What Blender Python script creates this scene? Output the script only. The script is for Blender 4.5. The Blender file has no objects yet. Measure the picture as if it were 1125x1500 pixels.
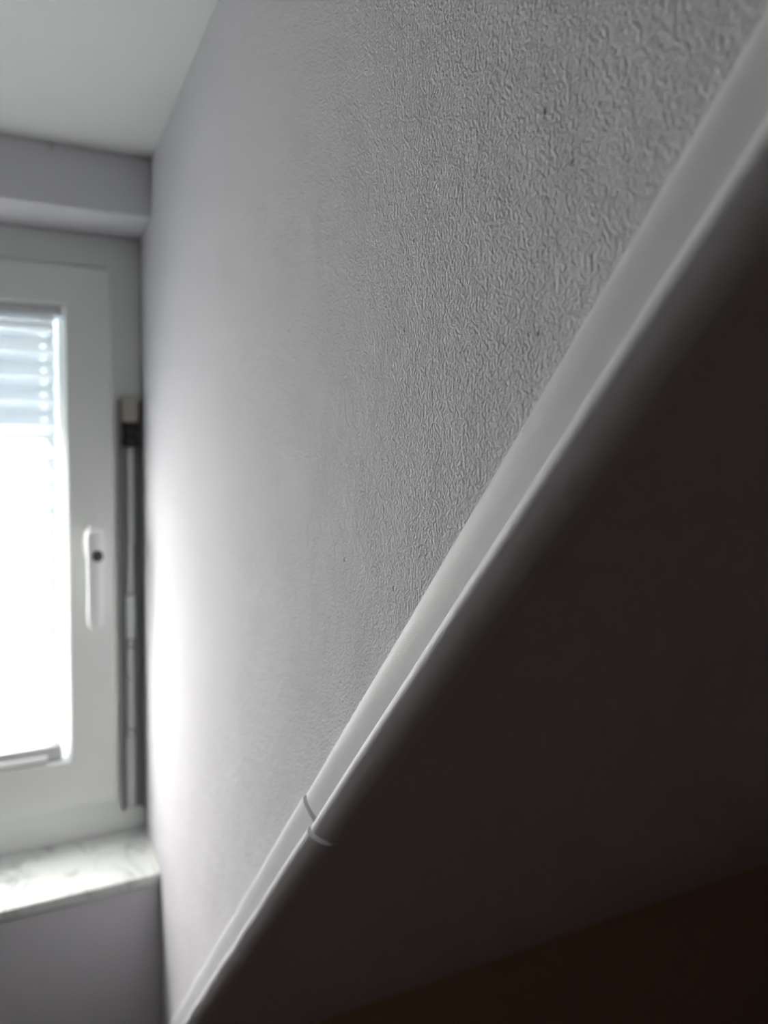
import bpy, bmesh, math, random
from mathutils import Matrix, Vector, noise

random.seed(4)
S = bpy.context.scene
COL = S.collection

# ------------------------------------------------------------------ camera
CAMZ = 1.75                       # eye height above the floor
DW = 0.17446                      # distance from the lens to the white wall (x = 0)
F, CX, CY, HY, VX = 1085.0, 562.5, 697.0, 665.0, 38.0      # pixels of the 1125 x 1500 frame
th = math.atan2(CY - HY, F)
up = Vector((0, math.cos(th), math.sin(th)))
fy = Vector((VX - CX, CY - HY, -F)).normalized()
fy = (fy - up * fy.dot(up)).normalized()
fx = fy.cross(up)
cam_d = bpy.data.cameras.new('camera')
cam = bpy.data.objects.new('camera', cam_d)
COL.objects.link(cam)
M = Matrix((fx, fy, up)).to_4x4()
M.translation = (-DW, 0, CAMZ)
cam.matrix_world = M
cam_d.sensor_fit = 'HORIZONTAL'
cam_d.sensor_width = 36
cam_d.lens = 36 * F / 1125
cam_d.shift_y = (CY - 750) / 1125
cam_d.clip_start = 0.01
cam_d.dof.use_dof = True
cam_d.dof.focus_distance = 0.365
cam_d.dof.aperture_fstop = 8.0
S.camera = cam

# ------------------------------------------------------------------ light
w = bpy.data.worlds.new('sky'); S.world = w
w.use_nodes = True
bg = w.node_tree.nodes['Background']
bg.inputs[0].default_value = (0.62, 0.80, 1.0, 1)
bg.inputs[1].default_value = 0.68
sun_d = bpy.data.lights.new('sun_offscreen', 'SUN')
sun_d.energy = 34
sun_d.angle = math.radians(0.6)
sun_d.color = (1.0, 0.97, 0.965)
sun = bpy.data.objects.new('sun_offscreen', sun_d); COL.objects.link(sun)
sun_dir = Vector((-0.35, -0.62, -0.90)).normalized()      # the way the sunlight travels
sun.rotation_euler = sun_dir.to_track_quat('-Z', 'Y').to_euler()
sun.location = (2, 5, 6)
S.view_settings.view_transform = 'Standard'
S.view_settings.look = 'None'
S.view_settings.gamma = 1
S.view_settings.use_curve_mapping = False
S.view_settings.exposure = 1.9
S.cycles.diffuse_bounces = 6
S.cycles.max_bounces = 12
S.cycles.denoising_prefilter = 'ACCURATE'
S.cycles.use_guiding = True
S.cycles.use_surface_guiding = True
S.cycles.guiding_training_samples = 24

# ------------------------------------------------------------------ materials
def mat(name):
    m = bpy.data.materials.new(name); m.use_nodes = True
    nt = m.node_tree
    return m, nt, nt.nodes['Principled BSDF']

def N(nt, typ, **kw):
    n = nt.nodes.new(typ)
    for k, v in kw.items():
        if k in n.inputs: n.inputs[k].default_value = v
        else: setattr(n, k, v)
    return n

def plain(name, col, rough=0.5, metal=0.0, bump=0.0, scale=200, spec=0.5, var=0.0):
    m, nt, b = mat(name)
    b.inputs['Base Color'].default_value = (*col, 1)
    b.inputs['Roughness'].default_value = rough
    b.inputs['Metallic'].default_value = metal
    b.inputs['Specular IOR Level'].default_value = spec
    tc = N(nt, 'ShaderNodeTexCoord')
    no = N(nt, 'ShaderNodeTexNoise', Scale=scale, Detail=4.0)
    nt.links.new(tc.outputs['Object'], no.inputs['Vector'])
    if bump:
        bp = N(nt, 'ShaderNodeBump', Strength=bump, Distance=0.001)
        nt.links.new(no.outputs['Fac'], bp.inputs['Height'])
        nt.links.new(bp.outputs['Normal'], b.inputs['Normal'])
    if var:
        mx = N(nt, 'ShaderNodeMix', data_type='RGBA')
        mx.inputs[6].default_value = (*[c * (1 - var) for c in col], 1)
        mx.inputs[7].default_value = (*[min(1, c * (1 + var)) for c in col], 1)
        nt.links.new(no.outputs['Fac'], mx.inputs[0])
        nt.links.new(mx.outputs[2], b.inputs['Base Color'])
    return m

def plaster(name, col, strength, pits=()):
    """rolled emulsion paint: fine orange-peel relief, a few larger lumps, small pits"""
    m, nt, b = mat(name)
    L = nt.links.new
    b.inputs['Roughness'].default_value = 0.75
    b.inputs['Specular IOR Level'].default_value = 0.15
    tc = N(nt, 'ShaderNodeTexCoord')
    n1 = N(nt, 'ShaderNodeTexNoise', Scale=600.0, Detail=1.6, Roughness=0.5, Distortion=0.3)
    n2 = N(nt, 'ShaderNodeTexNoise', Scale=120.0, Detail=2.0)
    n3 = N(nt, 'ShaderNodeTexNoise', Scale=14.0, Detail=2.0)
    for n in (n1, n2, n3): L(tc.outputs['Object'], n.inputs['Vector'])
    a = N(nt, 'ShaderNodeMath', operation='MULTIPLY'); a.inputs[1].default_value = 0.6
    L(n2.outputs['Fac'], a.inputs[0])
    s = N(nt, 'ShaderNodeMath', operation='ADD')
    L(n1.outputs['Fac'], s.inputs[0]); L(a.outputs[0], s.inputs[1])
    h = s.outputs[0]
    c3 = N(nt, 'ShaderNodeMath', operation='MULTIPLY'); c3.inputs[1].default_value = 2.5
    L(n3.outputs['Fac'], c3.inputs[0])
    s3 = N(nt, 'ShaderNodeMath', operation='ADD'); L(h, s3.inputs[0]); L(c3.outputs[0], s3.inputs[1])
    h = s3.outputs[0]
    for (p, r, depth) in pits:
        d = N(nt, 'ShaderNodeVectorMath', operation='DISTANCE')
        d.inputs[1].default_value = p
        L(tc.outputs['Object'], d.inputs[0])
        mr = N(nt, 'ShaderNodeMapRange', interpolation_type='SMOOTHSTEP')
        mr.inputs['From Min'].default_value = r * 0.2; mr.inputs['From Max'].default_value = r
        mr.inputs['To Min'].default_value = -depth; mr.inputs['To Max'].default_value = 0
        L(d.outputs['Value'], mr.inputs['Value'])
        ad = N(nt, 'ShaderNodeMath', operation='ADD')
        L(h, ad.inputs[0]); L(mr.outputs[0], ad.inputs[1]); h = ad.outputs[0]
    bp = N(nt, 'ShaderNodeBump', Strength=min(1, strength), Distance=0.001 * max(1, strength))
    L(h, bp.inputs['Height']); L(bp.outputs['Normal'], b.inputs['Normal'])
    mx = N(nt, 'ShaderNodeMix', data_type='RGBA')
    mx.inputs[6].default_value = (*[c * 0.97 for c in col], 1)
    mx.inputs[7].default_value = (*col, 1)
    L(n3.outputs['Fac'], mx.inputs[0])
    gr = N(nt, 'ShaderNodeTexNoise', Scale=800.0, Detail=2.0); L(tc.outputs['Object'], gr.inputs['Vector'])
    gm = N(nt, 'ShaderNodeMapRange'); gm.inputs['From Min'].default_value = 0.3; gm.inputs['From Max'].default_value = 0.7
    gm.inputs['To Min'].default_value = 0.955; gm.inputs['To Max'].default_value = 1.0
    L(gr.outputs['Fac'], gm.inputs['Value'])
    vm = N(nt, 'ShaderNodeVectorMath', operation='SCALE')
    L(mx.outputs[2], vm.inputs[0]); L(gm.outputs[0], vm.inputs['Scale']); L(vm.outputs[0], b.inputs['Base Color'])
    return m

def P(y, z): return (0.0, y, CAMZ + z)
PITS = [(P(.2235, .1267), .0016, 2.2), (P(.2268, .0454), .0011, 1.8), (P(.3367, .0632), .0013, 1.6),
        (P(.3265, .1057), .0011, 1.8), (P(.4161, -.0646), .0018, 2.0), (P(.349, -.0712), .0014, 2.0),
        (P(.2081, .1026), .0013, 1.4), (P(.1859, .0578), .0013, 1.4), (P(.52, .09), .0016, 1.6)]
M_WALL = plaster('wall_paint', (0.79, 0.785, 0.825), 1.5, PITS)
M_WALL2 = plaster('window_wall_paint', (0.79, 0.785, 0.825), 0.25)
M_CEIL = plaster('ceiling_paint', (0.88, 0.90, 0.88), 0.12)
M_SOFF = plaster('soffit_paint', (0.79, 0.785, 0.825), 0.18)
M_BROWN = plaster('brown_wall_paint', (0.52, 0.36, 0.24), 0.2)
M_BACK = plaster('room_wall_paint', (0.79, 0.785, 0.825), 0.2)
M_TRIM = plain('trim_paint', (0.80, 0.80, 0.83), 0.45, bump=0.25, scale=1800, spec=0.35)
M_PVC = plain('white_pvc', (0.86, 0.88, 0.86), 0.35, bump=0.02, scale=60)
M_PVC2 = plain('white_plastic', (0.88, 0.90, 0.90), 0.3, bump=0.02, scale=60)
M_RAIL = plain('blind_rail_plastic', (0.66, 0.67, 0.70), 0.4, bump=0.02, scale=60)
M_DARK = plain('dark_seal', (0.06, 0.062, 0.06), 0.6, bump=0.05, scale=300)
M_CHAN = plain('grey_channel', (0.26, 0.27, 0.265), 0.55, bump=0.05, scale=300)
M_METAL = plain('grey_metal', (0.60, 0.61, 0.63), 0.45, metal=0.3, bump=0.05, scale=300)
M_METAL2 = plain('pale_metal', (0.68, 0.72, 0.73), 0.4, metal=0.3, bump=0.05, scale=300)
M_BEIGE = plain('beige_plastic', (0.45, 0.42, 0.37), 0.5, bump=0.03, scale=200)
M_BLACK = plain('black_plastic', (0.012, 0.012, 0.012), 0.5, bump=0.03, scale=200)
M_CAULK = plain('sealant', (0.84, 0.85, 0.82), 0.4, bump=0.1, scale=120)
M_CHIP = plain('chipped_plaster', (0.42, 0.41, 0.40), 0.8, bump=0.2, scale=500)
M_CORD = plain('cord', (0.85, 0.85, 0.82), 0.6, bump=0.1, scale=800)

def wood(name):
    m, nt, b = mat(name); L = nt.links.new
    tc = N(nt, 'ShaderNodeTexCoord'); mp = N(nt, 'ShaderNodeMapping')
    mp.inputs['Scale'].default_value = (14, 1.2, 1)
    no = N(nt, 'ShaderNodeTexNoise', Scale=3.0, Detail=6.0)
    cr = N(nt, 'ShaderNodeValToRGB')
    cr.color_ramp.elements[0].color = (0.085, 0.040, 0.026, 1)
    cr.color_ramp.elements[1].color = (0.17, 0.085, 0.056, 1)
    L(tc.outputs['Object'], mp.inputs[0]); L(mp.outputs[0], no.inputs['Vector'])
    L(no.outputs['Fac'], cr.inputs[0]); L(cr.outputs[0], b.inputs['Base Color'])
    b.inputs['Roughness'].default_value = 0.45
    return m
M_FLOOR = wood('dark_floorboards')

def marble():
    m, nt, b = mat('white_marble'); L = nt.links.new
    tc = N(nt, 'ShaderNodeTexCoord')
    wv = N(nt, 'ShaderNodeTexNoise', Scale=13.0, Detail=5.0, Roughness=0.55, Distortion=1.2)
    mp = N(nt, 'ShaderNodeMapping'); mp.inputs['Rotation'].default_value = (0, 0, 0.5)
    mp.inputs['Scale'].default_value = (1.0, 0.55, 1.0)
    L(tc.outputs['Object'], mp.inputs[0]); L(mp.outputs[0], wv.inputs['Vector'])
    cr = N(nt, 'ShaderNodeValToRGB'); e = cr.color_ramp.elements
    e[0].position = 0.41; e[0].color = (0.84, 0.87, 0.85, 1)
    e[1].position = 0.59; e[1].color = (0.84, 0.87, 0.85, 1)
    x = e.new(0.5); x.color = (0.40, 0.43, 0.42, 1)
    x = e.new(0.475); x.color = (0.72, 0.75, 0.73, 1)
    x = e.new(0.53); x.color = (0.70, 0.73, 0.72, 1)
    L(wv.outputs['Fac'], cr.inputs[0])
    ms = N(nt, 'ShaderNodeTexNoise', Scale=17.0, Detail=3.0); L(tc.outputs['Object'], ms.inputs['Vector'])
    mk = N(nt, 'ShaderNodeMapRange'); mk.inputs['From Min'].default_value = 0.47; mk.inputs['From Max'].default_value = 0.68
    L(ms.outputs['Fac'], mk.inputs['Value'])
    mx = N(nt, 'ShaderNodeMix', data_type='RGBA'); mx.inputs[6].default_value = (0.83, 0.86, 0.84, 1)
    L(mk.outputs[0], mx.inputs[0]); L(cr.outputs[0], mx.inputs[7]); L(mx.outputs[2], b.inputs['Base Color'])
    b.inputs['Roughness'].default_value = 0.3
    return m
M_MARBLE = marble()

def fabric():
    m, nt, b = mat('pleated_fabric'); L = nt.links.new
    out = nt.nodes['Material Output']; nt.nodes.remove(b)
    tc = N(nt, 'ShaderNodeTexCoord')
    def weave(col):
        no = N(nt, 'ShaderNodeTexNoise', Scale=900.0, Detail=2.0); L(tc.outputs['Object'], no.inputs['Vector'])
        mx = N(nt, 'ShaderNodeMix', data_type='RGBA')
        mx.inputs[6].default_value = (*[c * 0.95 for c in col], 1); mx.inputs[7].default_value = (*col, 1)
        L(no.outputs['Fac'], mx.inputs[0])
        return mx.outputs[2]
    d = N(nt, 'ShaderNodeBsdfDiffuse'); t = N(nt, 'ShaderNodeBsdfTranslucent')
    L(weave((0.47, 0.46, 0.43)), d.inputs['Color'])
    L(weave((0.95, 0.935, 0.89)), t.inputs['Color'])
    ms = N(nt, 'ShaderNodeMixShader'); ms.inputs[0].default_value = 0.46
    L(d.outputs[0], ms.inputs[1]); L(t.outputs[0], ms.inputs[2]); L(ms.outputs[0], out.inputs[0])
    return m
M_FABRIC = fabric()

def glass():
    m, nt, b = mat('window_glass'); L = nt.links.new
    out = nt.nodes['Material Output']; nt.nodes.remove(b)
    tr = N(nt, 'ShaderNodeBsdfTransparent'); tr.inputs[0].default_value = (0.965, 0.97, 0.97, 1)
    gl = N(nt, 'ShaderNodeBsdfGlossy'); gl.inputs['Roughness'].default_value = 0.02
    ms = N(nt, 'ShaderNodeMixShader'); ms.inputs[0].default_value = 0.05
    L(tr.outputs[0], ms.inputs[1]); L(gl.outputs[0], ms.inputs[2])
    L(ms.outputs[0], out.inputs[0])
    return m
M_GLASS = glass()

# ------------------------------------------------------------------ helpers
def obj(name, bm, m, parent=None, smooth=None, bevel=0.0, seg=2):
    me = bpy.data.meshes.new(name)
    bmesh.ops.recalc_face_normals(bm, faces=bm.faces)
    bm.to_mesh(me); bm.free()
    me.materials.append(m)
    o = bpy.data.objects.new(name, me); COL.objects.link(o)
    if parent: o.parent = parent
    if bevel:
        md = o.modifiers.new('bevel', 'BEVEL'); md.width = bevel; md.segments = seg
        md.limit_method = 'ANGLE'; md.angle_limit = math.radians(40)
    if smooth is not None:
        me.polygons.foreach_set('use_smooth', [True] * len(me.polygons))
        me.set_sharp_from_angle(angle=math.radians(smooth))
    return o

def tag(o, label, cat, kind=None, group=None):
    o['label'] = label; o['category'] = cat
    if kind: o['kind'] = kind
    if group: o['group'] = group
    return o

def box(bm, x0, x1, y0, y1, z0, z1):
    v = [bm.verts.new((x, y, CAMZ + z)) for x in (x0, x1) for y in (y0, y1) for z in (z0, z1)]
    for f in ((0, 1, 3, 2), (4, 6, 7, 5), (0, 4, 5, 1), (2, 3, 7, 6), (0, 2, 6, 4), (1, 5, 7, 3)):
        bm.faces.new([v[i] for i in f])
    return bm

def B(*args):
    bm = bmesh.new()
    for a in (args if isinstance(args[0], (tuple, list)) else (args,)): box(bm, *a)
    return bm

def prism_x(poly, x0, x1):
    bm = bmesh.new()
    a = [bm.verts.new((x0, y, CAMZ + z)) for y, z in poly]
    b = [bm.verts.new((x1, y, CAMZ + z)) for y, z in poly]
    bm.faces.new(a); bm.faces.new(b[::-1])
    n = len(poly)
    for i in range(n): bm.faces.new((a[i], b[i], b[(i + 1) % n], a[(i + 1) % n]))
    return bm

# all heights below are measured from the lens (CAMZ above the floor)
ZF, ZC = -CAMZ, 0.4433            # floor, ceiling
YL, YB, YO = 1.165, 1.29, 1.43    # face above the window, window plane, outer face
YU = 1.14                         # face below the sill
XL, XR, YBACK = -2.6, 1.75, -3.4
ZLIN, ZSILL = 0.354, -0.632
WX = -.908                        # far side of the window opening
C0 = 0.2445                       # the sloping trim: y + z = C0 along its upper edge
US = 0.0384                       # soffit lies this far below the trim's upper edge
CS = C0 - US * math.sqrt(2)

# ------------------------------------------------------------------ setting
tag(obj('floor', B(XL - .1, XR + .1, YBACK - .1, YO, ZF - .1, ZF), M_FLOOR), 'dark brown wooden floor of the room', 'floor', 'structure')
tag(obj('ceiling', B(XL - .1, XR + .1, YBACK - .1, YO, ZC, ZC + .1), M_CEIL), 'smooth white ceiling above the window wall', 'ceiling', 'structure')
tag(obj('wall_left', B(XL - .1, XL, YBACK, YL, ZF, ZC), M_BACK), 'plain wall on the side away from the textured wall', 'wall', 'structure')
tag(obj('wall_back', B(XL, XR, YBACK - .1, YBACK, ZF, ZC), M_BACK), 'plain wall opposite the window', 'wall', 'structure')
tag(obj('wall_stair', B(XR, XR + .1, YBACK, YU, ZF, ZC), M_BROWN), 'brown wall closing the space beneath the sloping soffit', 'wall', 'structure')

# wall with the window: lintel, outer lintel, pier, parapet
wf = B((WX, 0, YL, YO, ZLIN, ZC), (WX, 0, 1.375, YO, 0.224, ZLIN),
       (XL - .1, WX, YL, YO, ZF, ZC), (WX, 0, YU, YO, ZF, ZSILL - .0156))
wfo = tag(obj('wall_far', wf, M_WALL2, bevel=0.003), 'pale grey window wall above and below the deep window recess', 'wall', 'structure')
for i, (dx, dz, l, a) in enumerate(((0, 0, .009, .1), (.001, -.006, .007, -.15), (.004, -.003, .004, .5))):
    bm = bmesh.new()
    x, z = -.138 + dx, ZC - .003 + dz
    pts = [(-l / 2, 0), (-l / 5, .0011), (l / 4, .0008), (l / 2, 0), (l / 5, -.0012), (-l / 4, -.0009)]
    rot = [(px * math.cos(a) - pz * math.sin(a), px * math.sin(a) + pz * math.cos(a)) for px, pz in pts]
    A = [bm.verts.new((x + p, YL - .0006, CAMZ + z + q)) for p, q in rot]
    Bv = [bm.verts.new((x + p, YL + .002, CAMZ + z + q)) for p, q in rot]
    bm.faces.new(A); bm.faces.new(Bv[::-1])
    for k in range(6): bm.faces.new((A[k], Bv[k], Bv[(k + 1) % 6], A[(k + 1) % 6]))
    obj('paint_chip', bm, M_CHIP, wfo)

# the same wall carried on under the stairs
tag(obj('wall_far_recess', B(0, XR, YU, YO, ZF, CS - YU), M_BROWN), 'dark brown wall under the lower end of the sloping soffit', 'wall', 'structure')

# white textured wall, cut off below along the 45 degree slope
yt = CS - ZC
tag(obj('wall_right', prism_x([(yt, ZC), (YU, CS - YU), (YO, CS - YU), (YO, ZC)], 0, .009), M_WALL, bevel=0.002),
    'white rolled-paint wall with fine orange-peel texture above the sloping trim', 'wall', 'structure')
# the sloping underside of the stairs
tag(obj('ceiling_slope', prism_x([(yt, ZC), (YU, CS - YU), (YO, CS - YU), (YO, CS - YU + .12), (YU + .05, CS - YU + .12), (yt + .17, ZC)], .009, XR), M_SOFF),
    'shadowed sloping soffit running down to the dark brown wall', 'soffit', 'structure')

# ------------------------------------------------------------------ sloping trim
# profile: u = distance below the upper edge, v = height off the wall (mm)
PROF = [(0, -1), (0, 1.4), (.4, 2.4), (1.3, 3.3), (3.0, 4.0), (5.5, 4.4), (9, 4.4), (13, 4.0), (18, 3.2), (22.1, 2.4)]
PROF += [(28 + 5 * math.cos(math.radians(a_)), 4.2 + 5 * math.sin(math.radians(a_))) for a_ in range(190, 49, -10)]
PROF += [(32.6, 7.0), (34.1, 5.9), (35.8, 4.4), (37.3, 2.7), (38.6, .8), (39.4, -1.0), (39.8, -2.6), (39.9, -9.0), (38.4, -9.4)]
R2 = math.sqrt(0.5)
def trim_piece(name, a0, a1, du, dv, skew0, skew1, seed, label, wob=0.0003, round0=False):
    """a = distance along the slope measured from the point level with the lens, downwards"""
    bm = bmesh.new()
    n = 60
    rings = []
    for i in range(n + 1):
        t = i / n
        ring = []
        for (u, v) in PROF:
            u_, v_ = u / 1000, v / 1000
            s0 = a0 + skew0 * u_ / .040 * 1.0
            s1 = a1 + skew1 * u_ / .040 * 1.0
            e = 0.0
            a = s0 + (s1 - s0) * t
            if round0 and i == 0: e = .0011
            wu = noise.noise((a * 14, seed, 0)) * wob
            wv = noise.noise((a * 11, seed, 5)) * wob
            vv = v_ + dv + wv - (e if v > 0 else 0)
            uu = u_ + du + wu + (e if u < 2 else 0)
            # point on the slope: origin where y + z = C0, z = 0 -> y = C0
            y = C0 + a * R2 - uu * R2
            z = -a * R2 - uu * R2
            ring.append(bm.verts.new((-vv, y, CAMZ + z)))
        rings.append(ring)
    k = len(PROF)
    for r0, r1 in zip(rings, rings[1:]):
        for j in range(k): bm.faces.new((r0[j], r1[j], r1[(j + 1) % k], r0[(j + 1) % k]))
    bm.faces.new(rings[0]); bm.faces.new(rings[-1][::-1])
    o = obj(name, bm, M_TRIM, smooth=34)
    return tag(o, label, 'trim', 'structure')
AJ = .333
trim_piece('trim_1', -.57, AJ - .0022, 0, 0, 0, -.014, 1.7, 'long white moulded trim running up the slope above the joint')
trim_piece('trim_2', AJ + .0020, 1.222, -.0003, .0014, -.014, -.040, 8.1, 'white moulded trim continuing down the slope below the joint', wob=0.0011)

# ------------------------------------------------------------------ window
win = bpy.data.objects.new('window_1', None); COL.objects.link(win)
tag(win, 'white plastic window with handle set in the deep recess', 'window', 'structure')
def frame_bm(x0, x1, z0, z1, wl, wr, wb, wt, y0, y1):
    bm = bmesh.new()
    def rect(y, a, b, c, d): return [bm.verts.new((x, y, CAMZ + z)) for x, z in ((a, c), (b, c), (b, d), (a, d))]
    of, inf = rect(y0, x0, x1, z0, z1), rect(y0, x0 + wl, x1 - wr, z0 + wb, z1 - wt)
    ob, inb = rect(y1, x0, x1, z0, z1), rect(y1, x0 + wl, x1 - wr, z0 + wb, z1 - wt)
    for i in range(4):
        j = (i + 1) % 4
        bm.faces.new((of[i], of[j], inf[j], inf[i])); bm.faces.new((ob[j], ob[i], inb[i], inb[j]))
        bm.faces.new((of[j], of[i], ob[i], ob[j])); bm.faces.new((inf[i], inf[j], inb[j], inb[i]))
    return bm
SX0, SX1, SZ0, SZ1 = -.855, -.0465, -.566, .297       # sash outline
GX1, GZ0, GZ1 = -.117, -.490, .233                    # glass opening
GX0 = SX0 + (SX1 - GX1)
obj('outer_frame', frame_bm(WX, -.0005, ZSILL, ZLIN, .05, .052, .062, .052, YB, 1.37), M_PVC, win, bevel=.003)
def make_sash(x0, x1):
    bw = SX1 - GX1
    g0, g1 = x0 + bw, x1 - bw
    sash = obj('sash', frame_bm(x0, x1, SZ0, SZ1, bw, bw, GZ0 - SZ0, SZ1 - GZ1, 1.270, 1.345), M_PVC, win, bevel=.005, seg=3)
    obj('glazing_bead', frame_bm(g0, g1, GZ0, GZ1, .010, .010, .010, .010, 1.309, 1.318), M_PVC, sash, bevel=.003)
    obj('seal', frame_bm(g0, g1, GZ0, GZ1, .004, .004, .004, .004, 1.318, 1.321), M_DARK, sash)
    obj('pane', B(g0 + .001, g1 - .001, 1.322, 1.326, GZ0 + .001, GZ1 - .001), M_GLASS, sash)
make_sash(SX0, SX1)

# handle: base plate, neck, hanging lever
hx, hz = -.0800, -.135
def lathe_y(bm, cx, cz, prof, n=24, sx=1.0, sz=1.0):
    rings = []
    for r, y in prof:
        rings.append([bm.verts.new((cx + r * sx * math.cos(2 * math.pi * k / n), y, CAMZ + cz + r * sz * math.sin(2 * math.pi * k / n))) for k in range(n)])
    for a, b in zip(rings, rings[1:]):
        for k in range(n): bm.faces.new((a[k], b[k], b[(k + 1) % n], a[(k + 1) % n]))
    bm.faces.new(rings[0]); bm.faces.new(rings[-1][::-1])
    return bm
hd = obj('handle', lathe_y(bmesh.new(), hx, hz - .008, [(.0165, 1.2695), (.0165, 1.263), (.0145, 1.259), (.009, 1.258)], 28, .95, 1.9), M_PVC, win, smooth=40)
obj('neck', lathe_y(bmesh.new(), hx, hz, [(.0115, 1.259), (.0105, 1.240), (.0105, 1.226)], 20), M_PVC2, hd, smooth=40)
bm = bmesh.new()
sec = []
path = [(1.2295, -.118, .0115, .009), (1.2265, -.123, .0135, .0105), (1.2255, -.137, .014, .011), (1.2265, -.158, .0125, .009), (1.230, -.185, .0115, .0075),
        (1.232, -.215, .0115, .007), (1.232, -.245, .012, .007), (1.231, -.266, .011, .0065), (1.2305, -.272, .006, .004)]
for (y, z, a, b_) in path:
    ring = []
    for k in range(20):
        c, s = math.cos(2 * math.pi * k / 20), math.sin(2 * math.pi * k / 20)
        ex = 2 / 3.0
        ring.append(bm.verts.new((hx + a * math.copysign(abs(c) ** ex, c), y + b_ * math.copysign(abs(s) ** ex, s), CAMZ + z)))
    sec.append(ring)
for r0, r1 in zip(sec, sec[1:]):
    for k in range(20): bm.faces.new((r0[k], r1[k], r1[(k + 1) % 20], r0[(k + 1) % 20]))
bm.faces.new(sec[0]); bm.faces.new(sec[-1][::-1])
obj('lever', bm, M_PVC2, hd, smooth=50)
obj('lock_cylinder', lathe_y(bmesh.new(), hx + .0035, -.1575, [(.0078, 1.2215), (.0078, 1.2155), (.0062, 1.2148)], 16, 1, 1.15), M_DARK, hd, smooth=40)

# fitting strip in the gap between sash and wall
fs = obj('fitting_strip', B((-.0370, -.0335, 1.276, YB - .0005, -.592, .088), (-.0055, -.0025, 1.276, YB - .0005, -.592, .088),
                            (-.0370, -.0025, 1.286, YB - .0002, -.592, .088)), M_CHAN, win, bevel=.0008)
fs['label'] = 'grey channel strip with metal fittings beside the sash'
obj('end_cap', B(-.0330, -.0085, 1.262, 1.2855, .052, .096), M_BEIGE, fs, bevel=.003)
k_ = obj('roller_block', B((-.0325, -.0075, 1.266, 1.2855, .040, .052), (-.0305, -.0095, 1.272, 1.2855, .026, .040), (-.0325, -.0070, 1.264, 1.2855, .012, .026)), M_BLACK, fs, bevel=.002)
segs = [(.011, -.150, .0052, M_METAL), (-.151, -.232, .0050, M_METAL), (-.234, -.306, .0068, M_METAL2), (-.322, -.372, .0055, M_METAL), (-.373, -.457, .0055, M_METAL), (-.470, -.590, .0070, M_METAL)]
for (a, b_, hw, m) in segs:
    c = -.0200 - .004 * (a + .0) / -.5
    obj('metal_strip', B(c - hw, c + hw, 1.279, 1.2855, b_, a), m, fs, bevel=.001)
for z in (-.314, -.463):
    c = -.0205 - .004 * z / -.5
    bm = lathe_y(bmesh.new(), c, z, [(.0055, 1.2855), (.0055, 1.277), (.0035, 1.2755)], 14)
    obj('cam_pin', bm, M_METAL, fs, smooth=40)

# marble sill and its sealant bead
si = obj('window_sill', B(WX, -.0005, YU - .004, YO, ZSILL - .0155, ZSILL), M_MARBLE, win, bevel=.0025)
si['label'] = 'white veined marble sill'
bm = bmesh.new()
for i in range(25):
    t = i / 24; y = YU - .002 + t * (YB - YU)
    r = .0035 + .0012 * noise.noise((y * 40, 3, 1))
    for k in range(6):
        a = math.pi / 2 * k / 5
        bm.verts.new((-.0007 - r * (1 - math.sin(a)), y, CAMZ + ZSILL + .0004 + r * (1 - math.cos(a))))
bm.verts.ensure_lookup_table()
for i in range(24):
    for k in range(5):
        q = i * 6 + k
        bm.faces.new((bm.verts[q], bm.verts[q + 1], bm.verts[q + 7], bm.verts[q + 6]))
obj('sealant_bead', bm, M_CAULK, si, smooth=60)

# ------------------------------------------------------------------ pleated blind
bl = bpy.data.objects.new('pleated_blind', None); COL.objects.link(bl)
bl.location = (0, 0, 0)
tag(bl, 'cream translucent pleated blind covering the window pane', 'blind')
FX0, FX1 = GX0 + .014, -.1315
head = obj('head_rail', B((GX0 + .004, -.1235, 1.276, 1.300, .217, .2315)), M_RAIL, bl, bevel=.002)
obj('end_cap', B(-.1235, -.1190, 1.275, 1.301, .215, .2325), M_PVC, head, bevel=.0015)
botr = obj('bottom_rail', B((FX0, -.128, 1.279, 1.300, -.4895, -.4650)), M_RAIL, bl, bevel=.002)
obj('grip_lip', B((FX0 + .03, -.150, 1.272, 1.2795, -.4885, -.4785)), M_PVC2, botr, bevel=.0015)
zs = [.217]
for d in [.007] * 3 + [.016] + [.0192] * 0: zs.append(zs[-1] - d)
while zs[-1] - .0192 > -.4650 + .052: zs.append(zs[-1] - .0192)
rest = zs[-1] + .4650
nb = 8
for i in range(nb): zs.append(zs[-1] - rest / nb)
bm = bmesh.new()
HXS = [FX0 + .016, -.1480]; HR = .0042
def ypl(i, x):
    z = zs[i]
    base = 1.2925
    d = .0062 if (i % 2) else -.0062
    return base + d + .0008 * noise.noise((x * 9, z * 23, 2))
def pt(i, t, x):
    z = zs[i] + (zs[i + 1] - zs[i]) * t
    y = ypl(i, x) + (ypl(i + 1, x) - ypl(i, x)) * t
    return (x, y, CAMZ + z + .0010 * noise.noise((x * 7, zs[i] * 11, 9)) * (1 - t) + .0010 * noise.noise((x * 7, zs[i + 1] * 11, 9)) * t)
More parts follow.
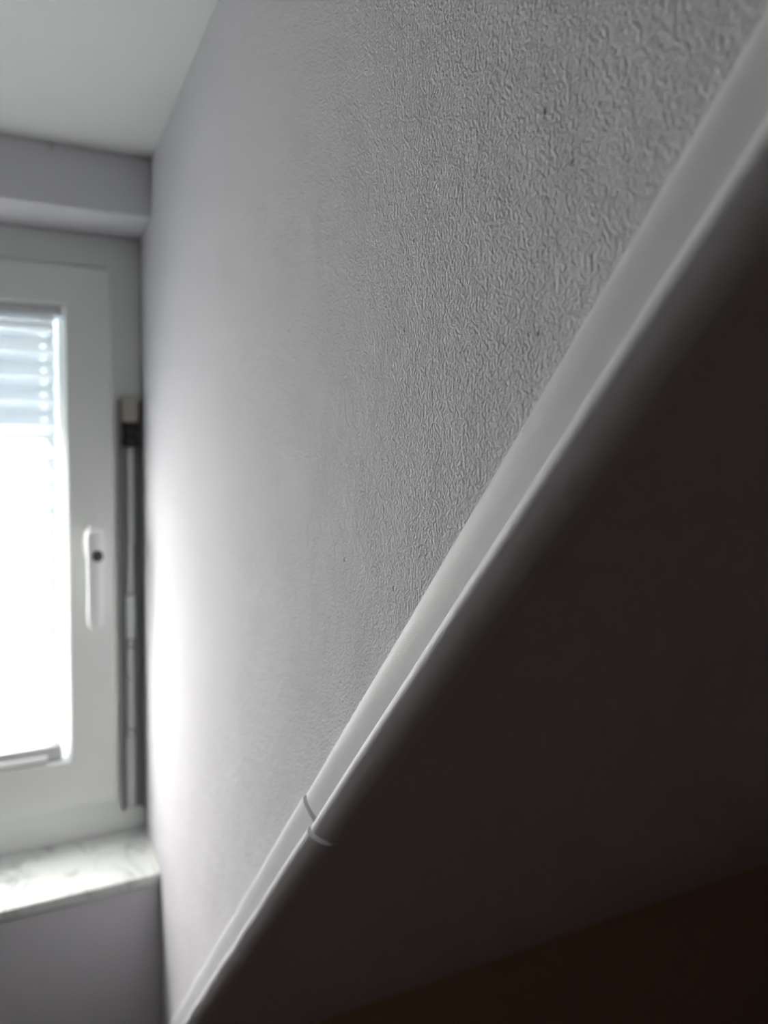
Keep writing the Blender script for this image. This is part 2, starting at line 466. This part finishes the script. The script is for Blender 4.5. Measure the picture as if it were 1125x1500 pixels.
for i in range(len(zs) - 1):
    h = zs[i] - zs[i + 1]
    holes = h > .012
    edge_j = .0016 * (1 if i % 2 else -1)
    cuts = [FX0]
    if holes:
        for hx_ in HXS: cuts += [hx_ - .0075, hx_ + .0075]
    cuts += [FX1]
    spans = []
    for a, b_ in zip(cuts, cuts[1:]):
        ishole = holes and any(abs((a + b_) / 2 - q) < 1e-5 for q in HXS)
        if ishole: spans.append((a, b_, True))
        else:
            n = max(1, int((b_ - a) / .04))
            for k in range(n): spans.append((a + (b_ - a) * k / n, a + (b_ - a) * (k + 1) / n, False))
    for (a, b_, ishole) in spans:
        if not ishole:
            bb = b_ if b_ < FX1 - 1e-6 else None
            q = [pt(i, 0, a), pt(i, 1, a), pt(i, 1, b_), pt(i, 0, b_)]
            if bb is None:
                q[3] = (q[3][0] + (.0016 if i % 2 else -.0016), *q[3][1:])
                q[2] = (q[2][0] + (-.0016 if i % 2 else .0016), *q[2][1:])
            bm.faces.new([bm.verts.new(p) for p in q])
        else:
            c = (a + b_) / 2
            inner, outer = [], []
            for k in range(16):
                an = 2 * math.pi * k / 16
                ca, sa = math.cos(an), math.sin(an)
                inner.append(bm.verts.new(pt(i, .5 - sa * HR / h, c + ca * HR)))
                m_ = max(abs(ca), abs(sa))
                outer.append(bm.verts.new(pt(i, .5 - .5 * sa / m_, c + ca / m_ * .0075)))
            for k in range(16):
                bm.faces.new((inner[k], inner[(k + 1) % 16], outer[(k + 1) % 16], outer[k]))
bmesh.ops.remove_doubles(bm, verts=bm.verts, dist=1e-6)
fb = obj('fabric', bm, M_FABRIC, bl)
for hx_ in HXS:
    bm = bmesh.new()
    r = .0005
    A = [[bm.verts.new((hx_ + r * math.cos(k * math.pi / 3), 1.2925 + r * math.sin(k * math.pi / 3), CAMZ + z)) for k in range(6)] for z in (.2175, -.4655)]
    for k in range(6): bm.faces.new((A[0][k], A[0][(k + 1) % 6], A[1][(k + 1) % 6], A[1][k]))
    bm.faces.new(A[0]); bm.faces.new(A[1][::-1])
    obj('cord', bm, M_CORD, bl)
